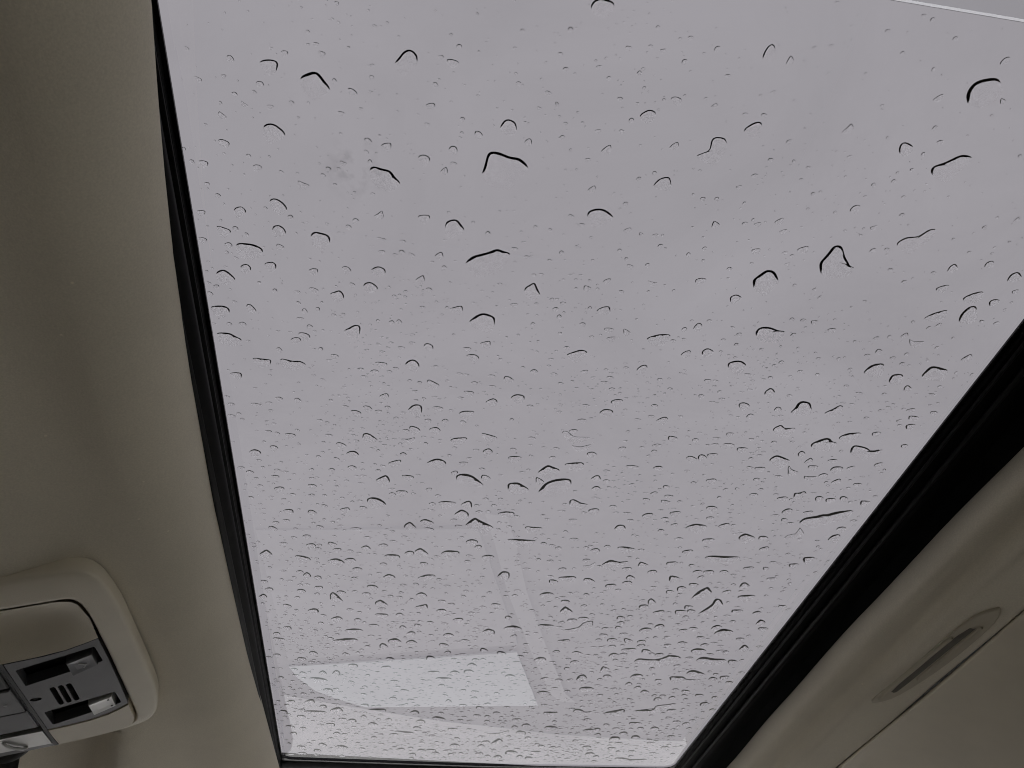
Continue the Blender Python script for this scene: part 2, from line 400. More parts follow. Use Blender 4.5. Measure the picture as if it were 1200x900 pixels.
# ------------------------------------------------------------------ sunroof: panes, enamel border, frame walls and seals
sr = empty('sunroof')
FRONT = [(-0.16, .842), (-0.117, .8405), (0.087, .8315), (0.294, .811), (0.345, .804)]
def front_y(x): return interp(FRONT, x)
SEAM_Y = 0.0615
def pane(name, y0, yf, m):
    b = MB(); xs = frange(-0.160, 0.342, 12)
    lo = [[P(x, y0, GZ) for x in xs], [P(x, yf(x), GZ) for x in xs]]; hi = [[P(x, y0, GZ + .005) for x in xs], [P(x, yf(x), GZ + .005) for x in xs]]
    b.grid(lo); b.grid(hi); b.grid([lo[0], hi[0]] if y0 < 0 else [lo[1], hi[1]])     # ground ends meet at the seam
    b.grid([[lo[0][0], lo[1][0]], [hi[0][0], hi[1][0]]]); b.grid([[lo[0][-1], lo[1][-1]], [hi[0][-1], hi[1][-1]]])
    o = b.build(name, m, sr, False)
    bm = bmesh.new(); bm.from_mesh(o.data); bmesh.ops.remove_doubles(bm, verts=bm.verts, dist=1e-5)
    bm.normal_update()
    for f_ in bm.faces:
        zc = f_.calc_center_median().z - ZC
        if (zc < GZ + .001 and f_.normal.z > .5) or (zc > GZ + .004 and f_.normal.z < -.5): f_.normal_flip()
    bm.to_mesh(o.data); bm.free()
    me = o.data; me.materials.append(M['pane_wet'])
    for p in me.polygons:
        if p.center.z > GZ + ZC + .0049: p.material_index = 1
    return o
tag(pane('glass_pane', SEAM_Y + .0005, lambda x: front_y(x) + .04, M['pane']), 'large tinted front pane wet with rain')
tag(pane('glass_pane', -0.53, lambda x: SEAM_Y - .0005, M['pane_rear']), 'slightly darker pane behind the pale seam')
b = MB(); b.box(-0.16, 0.342, SEAM_Y - .00055, SEAM_Y + .00055, GZ - .0005, GZ - .0001)
tag(b.build('pane_seam', M['seam'], sr, False), 'thin pale seam between the two panes')
# black enamel border printed under the glass, rounded at the front corners
XL, XR = -0.117, 0.2955
inner = [(XL, -0.48), (XL, 0.60)]
def corner(cx, cy, r, a0, a1, n=7): return [(cx + r * math.cos(math.radians(a)), cy + r * math.sin(math.radians(a))) for a in frange(a0, a1, n)]
inner += corner(XL + .010, front_y(XL + .01) - .010, .010, 180, 95)
inner += [(x, front_y(x)) for x in frange(XL + .03, XR - .03, 12)]
inner += corner(XR - .012, front_y(XR) - .011, .012, 85, 0)
inner += [(XR, 0.5), (XR, -0.48)]
outer = []
for x, y in inner:
    if y < -0.4: outer.append((-.165 if x < 0 else .345, -.52))
    elif abs(x - XL) < 1e-4: outer.append((-.165, y))
    elif abs(x - XR) < 1e-4: outer.append((.345, y))
    else: outer.append((x if XL + .02 < x < XR - .02 else (-.165 if x < 0 else .345), front_y(x) + .05))
b = MB(); z1, z0 = GZ - .0004, GZ - .0014
loops = [[P(x, y, z1) for x, y in inner], [P(x, y, z0) for x, y in inner], [P(x, y, z0) for x, y in outer], [P(x, y, z1) for x, y in outer]]
loops = [l + [l[0]] for l in loops]; loops.append(loops[0]); b.grid(loops)
fr_o = b.build('enamel_border', M['frit'], sr, False)
# left frame wall with moulded ribs
ys = frange(-0.50, 0.86, 70)
def wall(name, prof_fn, m):
    b = MB(); b.grid([[P(x, y, z) for x, z in prof_fn(y)] for y in ys]); return sharp(b.build(name, m, sr), 50)
def left_wall(y):
    g2 = sstep(0.18, 0.55, y)
    return [(-.1190, .2984), (-.1188, .2950), (-.1200, .2942), (-.1200, .2925), (-.1178, .2918), (-.1176, .2905), (-.1196, .2897), (-.1200, .2880),
            (-.1184 + .0008 * g2, .2866), (-.1184 + .0012 * g2, .2838), (-.1200 + .0010 * g2, .2812), (-.1240, .2780), (-.1300, .2760)]
wall('frame_wall', left_wall, M['rubber'])
def left_bead(y):
    r = .0010 + .0024 * sstep(0.15, 0.75, y); cx = -.1235; cz = .2795
    return [(cx + r * 1.25 * math.cos(math.radians(a)), cz + r * math.sin(math.radians(a))) for a in range(-90, 271, 30)]
M['bead'] = mat('grey_rubber', (0.007, 0.0072, 0.0075), 0.5, spec=0.18, bump=0.1, bscale=300)
wall('rubber_seal', left_bead, M['bead'])
# right frame: channel wall and two glossy guide beads
def right_wall(y): return [(.2985, .2984), (.2990, .2965), (.3035, .2955), (.3040, .2978), (.3145, .2978), (.3150, .2955), (.3190, .2950), (.3200, .2978), (.3345, .2978), (.3350, .276)]
wall('frame_wall', right_wall, M['rubber'])
def bead_at(cx, cz, r):
    def f(y):
        k = 1 - .35 * sstep(0.5, 0.8, y); return [(cx + r * k * math.cos(math.radians(a)), cz + r * k * math.sin(math.radians(a))) for a in range(-90, 271, 30)]
    return f
wall('guide_bead', bead_at(.3010, .2945, .0011), M['bead'])
wall('guide_bead', bead_at(.3125, .2948, .0018), M['bead'])
# front and rear frame walls
for yy, nm in ((None, 'front'), (-.50, 'rear')):
    b = MB(); xs = frange(-.13, .335, 24)
    if yy is None: b.grid([[P(x, front_y(x) + d, z) for x in xs] for d, z in ((.004, .2984), (.008, .2965), (.016, .2962), (.026, .2950))])
    else: b.grid([[P(x, yy + d, z) for x in xs] for d, z in ((.004, .2984), (0, .292), (-.004, .28))])
    b.build('frame_wall', M['rubber'], sr)
tag(sr, 'tinted sunroof glass in a black frame, beaded with rain', 'sunroof')

# ------------------------------------------------------------------ side trim beyond the seam, and the grip cover
tr = MB(); rows = []
TP = [(1.578, .2465), (1.582, .2420), (1.60, .2402), (1.66, .2368), (1.74, .2325), (1.85, .2265), (2.0, .2175), (2.2, .205), (2.5, .188), (2.9, .168), (3.3, .152), (3.8, .142), (5.4, .135)]
for y in frange(-0.55, 0.92, 60):
    rows.append([P(r * z, y, z + .0006 * math.sin(23 * y)) for r, z in TP])
tr.grid(rows)
tag(tr.build('pillar_trim', M['tan_dark'] if False else M['tan']), 'smooth beige trim below the thin seam, lower right corner', 'car trim')
b = MB(); b.box(.376, .402, -.55, .92, .2495, .2505)
tag(b.build('seam_backing', M['black'], headliner, False))

gc = empty('grip_cover')
M['cover'] = mat('brown_cover', (0.47, 0.415, 0.325), 0.6, vary=0.05, vscale=40, bump=0.15, bscale=1500)
M['slot'] = mat('brown_slot', (0.10, 0.088, 0.07), 0.7)
def SP(r, yr, d=0.0):        # point on the side lining (ratio r, y/z) pushed d towards the cabin
    z = interp([(p[0], p[1]) for p in RP[:-1]], r); v = Vector((r * z, yr * z, z)); n = Vector((-.15, 0, -1)).normalized()
    v = v + n * d; return P(*v)
leaf = catmull([(1.436, 2.085), (1.440, 1.98), (1.446, 1.83), (1.449, 1.69), (1.462, 1.58), (1.490, 1.535), (1.512, 1.532), (1.535, 1.600), (1.538, 1.72), (1.530, 1.87), (1.500, 2.03), (1.462, 2.09)], 3)
cx = sum(a for a, _ in leaf) / len(leaf); cyy = sum(a for _, a in leaf) / len(leaf)
def scl(k): return [(cx + (a - cx) * k, cyy + (c - cyy) * k) for a, c in leaf]
b = MB(); lp = [[SP(a, c, -.001) for a, c in scl(1.01)], [SP(a, c, .0009) for a, c in scl(1.0)], [SP(a, c, .0012) for a, c in scl(.95)], [SP(a, c, .0006) for a, c in scl(.80)], [SP(a, c, .0004) for a, c in scl(.3)]]
b.grid([l + [l[0]] for l in lp]); b.add(lp[-1], [tuple(range(len(leaf)))])
b.build('cover_plate', M['cover'], gc)
def strip(name, pts, w, d0, d1, m):
    b = MB(); rows = []
    for i, (r, yr) in enumerate(pts):
        k = w * (0.25 + 0.75 * math.sin(math.pi * (i + .5) / len(pts)) ** .6)
        rows.append([SP(r - k, yr, d0), SP(r - k * .6, yr, d1), SP(r, yr, d1 + .0004), SP(r + k * .6, yr, d1), SP(r + k, yr, d0)])
    b.grid(rows); return b.build(name, m, gc)
strip('slot', [(1.473, 2.02), (1.474, 1.95), (1.476, 1.86), (1.480, 1.76), (1.488, 1.67), (1.494, 1.63)], .015, .0006, .0007, M['slot'])
strip('rim', [(1.444, 2.06), (1.448, 1.97), (1.452, 1.87), (1.456, 1.77), (1.462, 1.68)], .007, .0006, .0024, M['cover'])
strip('rim', [(1.502, 1.93), (1.504, 1.84), (1.508, 1.74), (1.513, 1.62)], .0055, .0005, .0018, M['cover'])
tag(gc, 'leaf-shaped brown grip cover with dark slot in the side lining', 'grip cover')

# ------------------------------------------------------------------ overhead console
DN = Vector((.2873, 0, -.9578))
KS = 0.88          # the outlines below were drawn for a larger console
def CP(x, y, d=0.0):
    v = Vector((x, y, 0.258 + 0.3 * (x + 0.195))) * KS + DN * d * KS; return P(*v)
oc = empty('overhead_console')
XM = -0.2665
def mm(l): return [(a / 1000, c / 1000) for a, c in l]
half_o = mm([(-266.5, 425), (-240, 424), (-218, 424), (-205, 427), (-198, 434), (-194, 448), (-191, 475), (-190, 513), (-189, 560), (-189, 595), (-191, 617), (-196, 636), (-206, 647), (-225, 652), (-245, 653), (-266.5, 653)])
half_i = mm([(-266.5, 452), (-240, 452), (-218, 452), (-213, 454), (-210, 460), (-208, 475), (-207.5, 500), (-207, 530), (-207, 565), (-207, 595), (-207, 618), (-208, 632), (-212, 640), (-222, 645), (-240, 647), (-266.5, 647)])
def mirror(h): return h + [(2 * XM - x, y) for x, y in h[::-1][1:-1]]
out_l = catmull(mirror(half_o), 4); in_l = catmull(mirror(half_i), 4)
def blend(a, c, t): return [(p[0] + (q[0] - p[0]) * t, p[1] + (q[1] - p[1]) * t) for p, q in zip(a, c)]
b = MB()
lp = []
for t, d in ((-.004, -.009), (0.0, -.0008), (.02, .0010), (.06, .0018), (.2, .0024), (.5, .0030), (.85, .0036), (.95, .0036), (1.0, .0030), (1.01, -.004)):
    ring = blend(out_l, in_l, t); lp.append([CP(x, y, d) for x, y in ring])
b.grid([l + [l[0]] for l in lp]); b.build('bezel', M['tan'], oc)
# sunglasses pocket: shallow scoop in the rear half
def ptop(x): xr = max(x, 2 * XM - x); return interp([(-.2665, .4533), (-.222, .4533), (-.214, .456), (-.2105, .463), (-.2088, .478)], xr)
def pbot(x): xr = max(x, 2 * XM - x); return interp([(-.2665, .5135), (-.245, .5125), (-.229, .510), (-.215, .505), (-.2085, .502)], xr)
b = MB(); rows = []
for t in frange(0, 1, 15):
    rows.append([CP(x, ptop(x) + (pbot(x) - ptop(x)) * t, .0034 - .011 * math.sin(math.pi * t ** .8) ** 1.2 * max(0, 1 - abs((x - XM) / .058) ** 3) + .0012 * t) for x in frange(2 * XM + .2088, -.2088, 40)])
b.grid(rows); b.build('pocket_lid', M['tan'], oc)

def plate(name, outer, holes, d0, d1, m, parent, smooth=False, bow=0.0):
    loops = [outer] + holes
    tris = tessellate_polygon([[Vector((x, y, 0)) for x, y in l] for l in loops])
    flat = [p for l in loops for p in l]; n = len(flat); b = MB()
    def D(x, y, d): return CP(x, y, d + bow * sstep(.50, .62, y))
    f = [tuple(t) for t in tris]; i0 = 0
    for l in loops:
        k = len(l); f += [(i0 + i, i0 + (i + 1) % k, i0 + (i + 1) % k + n, i0 + i + n) for i in range(k)]; i0 += k
    b.add([D(x, y, d1) for x, y in flat] + [D(x, y, d0) for x, y in flat], f)
    return b.build(name, m, parent, smooth)
def quad_round(q, r=.0012):
    out = []
    for i in range(4):
        p = Vector(q[i]); a = (Vector(q[i - 1]) - p).normalized() * r; c = (Vector(q[(i + 1) % 4]) - p).normalized() * r
        out += [tuple(p + a), tuple(p + (a + c) * .3), tuple(p + c)]
    return out
slot1 = quad_round(mm([(-261, 525), (-213, 513), (-212, 534), (-261, 548)])); slot2 = quad_round(mm([(-260, 590), (-213.5, 580.5), (-212.5, 599), (-259.5, 612)]))
def slit(x, y0, y1, w=.0018): return [(x - w, y0 + .002), (x - w * .4, y0), (x + w * .6, y0), (x + w, y0 + .002), (x + w, y1 - .002), (x + w * .4, y1), (x - w * .6, y1), (x - w, y1 - .002)]
slits = [slit(-.2475, .5565, .5835), slit(-.2425, .5560, .5828), slit(-.2375, .5555, .5820)]
ico = [(-.2600 + .0036 * math.cos(k * math.pi / 8), .5690 + .0024 * math.sin(k * math.pi / 8)) for k in range(16)]
pout = [(-.2650, .5152), (-.245, .5142), (-.229, .5117), (-.216, .5067), (-.2092, .5035), (-.2086, .53), (-.2085, .565), (-.2090, .6020), (-.215, .6065), (-.224, .6118), (-.236, .6155), (-.250, .6170), (-.2650, .6172)]
sp = plate('switch_panel', pout, [slot1, slot2] + slits + [ico], -.004, .0042, M['panel'], oc, bow=.0012)
tag(sp, 'charcoal switch panel with two black slider slots and three slits')
b = MB(); b.add([CP(x, y, -.0052) for x, y in pout], [tuple(range(len(pout)))]); b.build('slot_floor', M['black'], sp, False)
def slider(q, m, dn=.0062):
    q = [Vector(a) for a in mm(q)]; c = sum(q, Vector((0, 0))) / 4
    def ring(k, d): return [CP(*(c + (p - c) * k), d) for p in q]
    b = MB(); rr = [ring(1.0, -.004), ring(1.0, dn - .0012), ring(.93, dn), ring(.5, dn - .0006)]
    b.grid([r + [r[0]] for r in rr]); b.add(rr[-1], [(0, 1, 2, 3)]); return sharp(b.build('slider', m, sp), 40)
s1 = slider([(-232.5, 526), (-215.5, 519), (-215.0, 535), (-232.5, 544.5)], M['button'])
s2 = slider([(-233, 591.5), (-216, 584.5), (-216.2, 601), (-232.8, 609.5)], M['silver'])
tag(s1, 'dark slider button with a small arrow, nearer the pocket'); tag(s2, 'pale silver slider button with two dots')
# arrow and dots printed on the sliders
def ribbon(name, pts, w, d, m, parent):
    b = MB(); L = []; Rr = []
    for i, p in enumerate(pts):
        t = (Vector(pts[min(i + 1, len(pts) - 1)]) - Vector(pts[max(i - 1, 0)])).normalized(); nn = Vector((-t.y, t.x)) * w
        L.append(CP(p[0] + nn.x, p[1] + nn.y, d)); Rr.append(CP(p[0] - nn.x, p[1] - nn.y, d))
    L2 = [CP_off(p, .0003) for p in L]; R2 = [CP_off(p, .0003) for p in Rr]
    b.grid([L, L2, R2, Rr]); return b.build(name, m, parent, False)
def CP_off(p, d): v = Vector(p) + DN * d; return tuple(v)
ribbon('arrow_mark', mm([(-225.5, 529.5), (-221.5, 531.5), (-223.6, 535.5)]), .0004, .0056, M['mark'], sp)
for px_, py_ in ((-219.2, 588.5), (-218.6, 598.5)):
    ribbon('dot_mark', mm([(px_ - .7, py_), (px_ + .7, py_)]), .0007, .0064, M['black'], sp)
b = MB(); ring = [CP(x * .9 - .0260, y, .0035) for x, y in ico]
b.add([CP(-.2600 + .0031 * math.cos(k * math.pi / 8), .5690 + .0020 * math.sin(k * math.pi / 8), .0030) for k in range(16)] + [CP(-.26, .569, .0052)],
      [(k, (k + 1) % 16, 16) for k in range(16)]); b.build('microphone', M['black'], sp)
# beige strip between switch panel and bezel
low = [(-.2645, .6190), (-.250, .6188), (-.236, .6173), (-.224, .6137), (-.215, .6086), (-.2090, .6045), (-.2090, .6200), (-.2098, .6320), (-.2132, .6385), (-.2225, .6433), (-.240, .6452), (-.2630, .6455)]
plate('lower_strip', low, [], -.003, .0058, M['tan'], oc)
# centre column left of the switch panel
b = MB(); b.hexa([CP(-.2678, .5140, .0044), CP(-.2655, .5140, .0044), CP(-.2636, .6452, .0062), CP(-.2660, .6452, .0062), CP(-.2678, .514, -.004), CP(-.2655, .514, -.004), CP(-.2636, .6452, -.004), CP(-.2660, .6452, -.004)])
b.build('divider', M['black'], oc, False)
col = plate('centre_column', mm([(-335, 515), (-268.4, 515), (-268.0, 613), (-335, 613)]), [], -.004, .0036, M['panel'], oc)
def key(pts, d, m, name='key'):
    q = [Vector(a) for a in mm(pts)]; c = sum(q, Vector((0, 0))) / len(q); b = MB()
    rr = [[CP(*(c + (p - c) * k), dd) for p in q] for k, dd in ((1, .003), (1, d - .0008), (.95, d))]
    b.grid([r + [r[0]] for r in rr]); b.add(rr[-1], [tuple(range(len(q)))]); return sharp(b.build(name, m, col), 40)
key([(-300, 517), (-269.6, 517), (-269.6, 545), (-300, 545)], .0058, M['black'])
k2 = key([(-300, 547), (-269.4, 547), (-269.2, 581), (-300, 581)], .0066, M['panel'])
for px_, py_ in ((-281, 556), (-277, 566), (-283, 572)):
    b = MB(); b.add([CP(px_ / 1000 + .0012 * math.cos(k * math.pi / 6), py_ / 1000 + .0009 * math.sin(k * math.pi / 6), .0069) for k in range(12)], [tuple(range(12))])
    b.build('icon_mark', M['mark'], col, False)
key([(-300, 583.5), (-269.0, 583.5), (-268.8, 611), (-300, 611)], .0054, M['button'])
sb = plate('silver_bar', mm([(-335, 615), (-267.4, 617), (-266.6, 640.5), (-335, 636)]), [], -.003, .0062, M['silver'], oc)
b = MB(); pts = [(-.2930, .6215, .0066), (-.2915, .6250, .0078), (-.2885, .6310, .0082), (-.2840, .6365, .0078), (-.2815, .6375, .0066)]
b.tube([CP(*p) for p in pts], [.0008, .0010, .0010, .0010, .0008], 8); b.build('catch', M['mark'], oc)
plate('shadow_strip', mm([(-335, 637), (-266.4, 641.5), (-263.5, 646.5), (-335, 645)]), [], -.003, .0055, M['panel'], oc)
tag(oc, 'beige overhead console with dark switch panel on the roof lining', 'console')

# mirror foot beyond the console
mf = empty('mirror_foot')
b = MB(); rows = []
for i in range(9):
    ph = math.pi / 2 * i / 8
    rows.append([P(-.273 + .019 * math.cos(ph) * math.cos(a), .594 + .012 * math.cos(ph) * math.sin(a), .2300 - .031 * math.sin(ph)) for a in frange(0, 2 * math.pi, 25)])
b.grid(rows); b.build('cap', M['dark'], mf)
b = MB(); b.tube([P(-.273, .596, .215), P(-.273, .62, .185), P(-.273, .635, .17)], .006, 10); b.build('stalk', M['black'], mf)
tag(mf, 'dark rounded mirror foot just below the console, at the left edge', 'mirror')

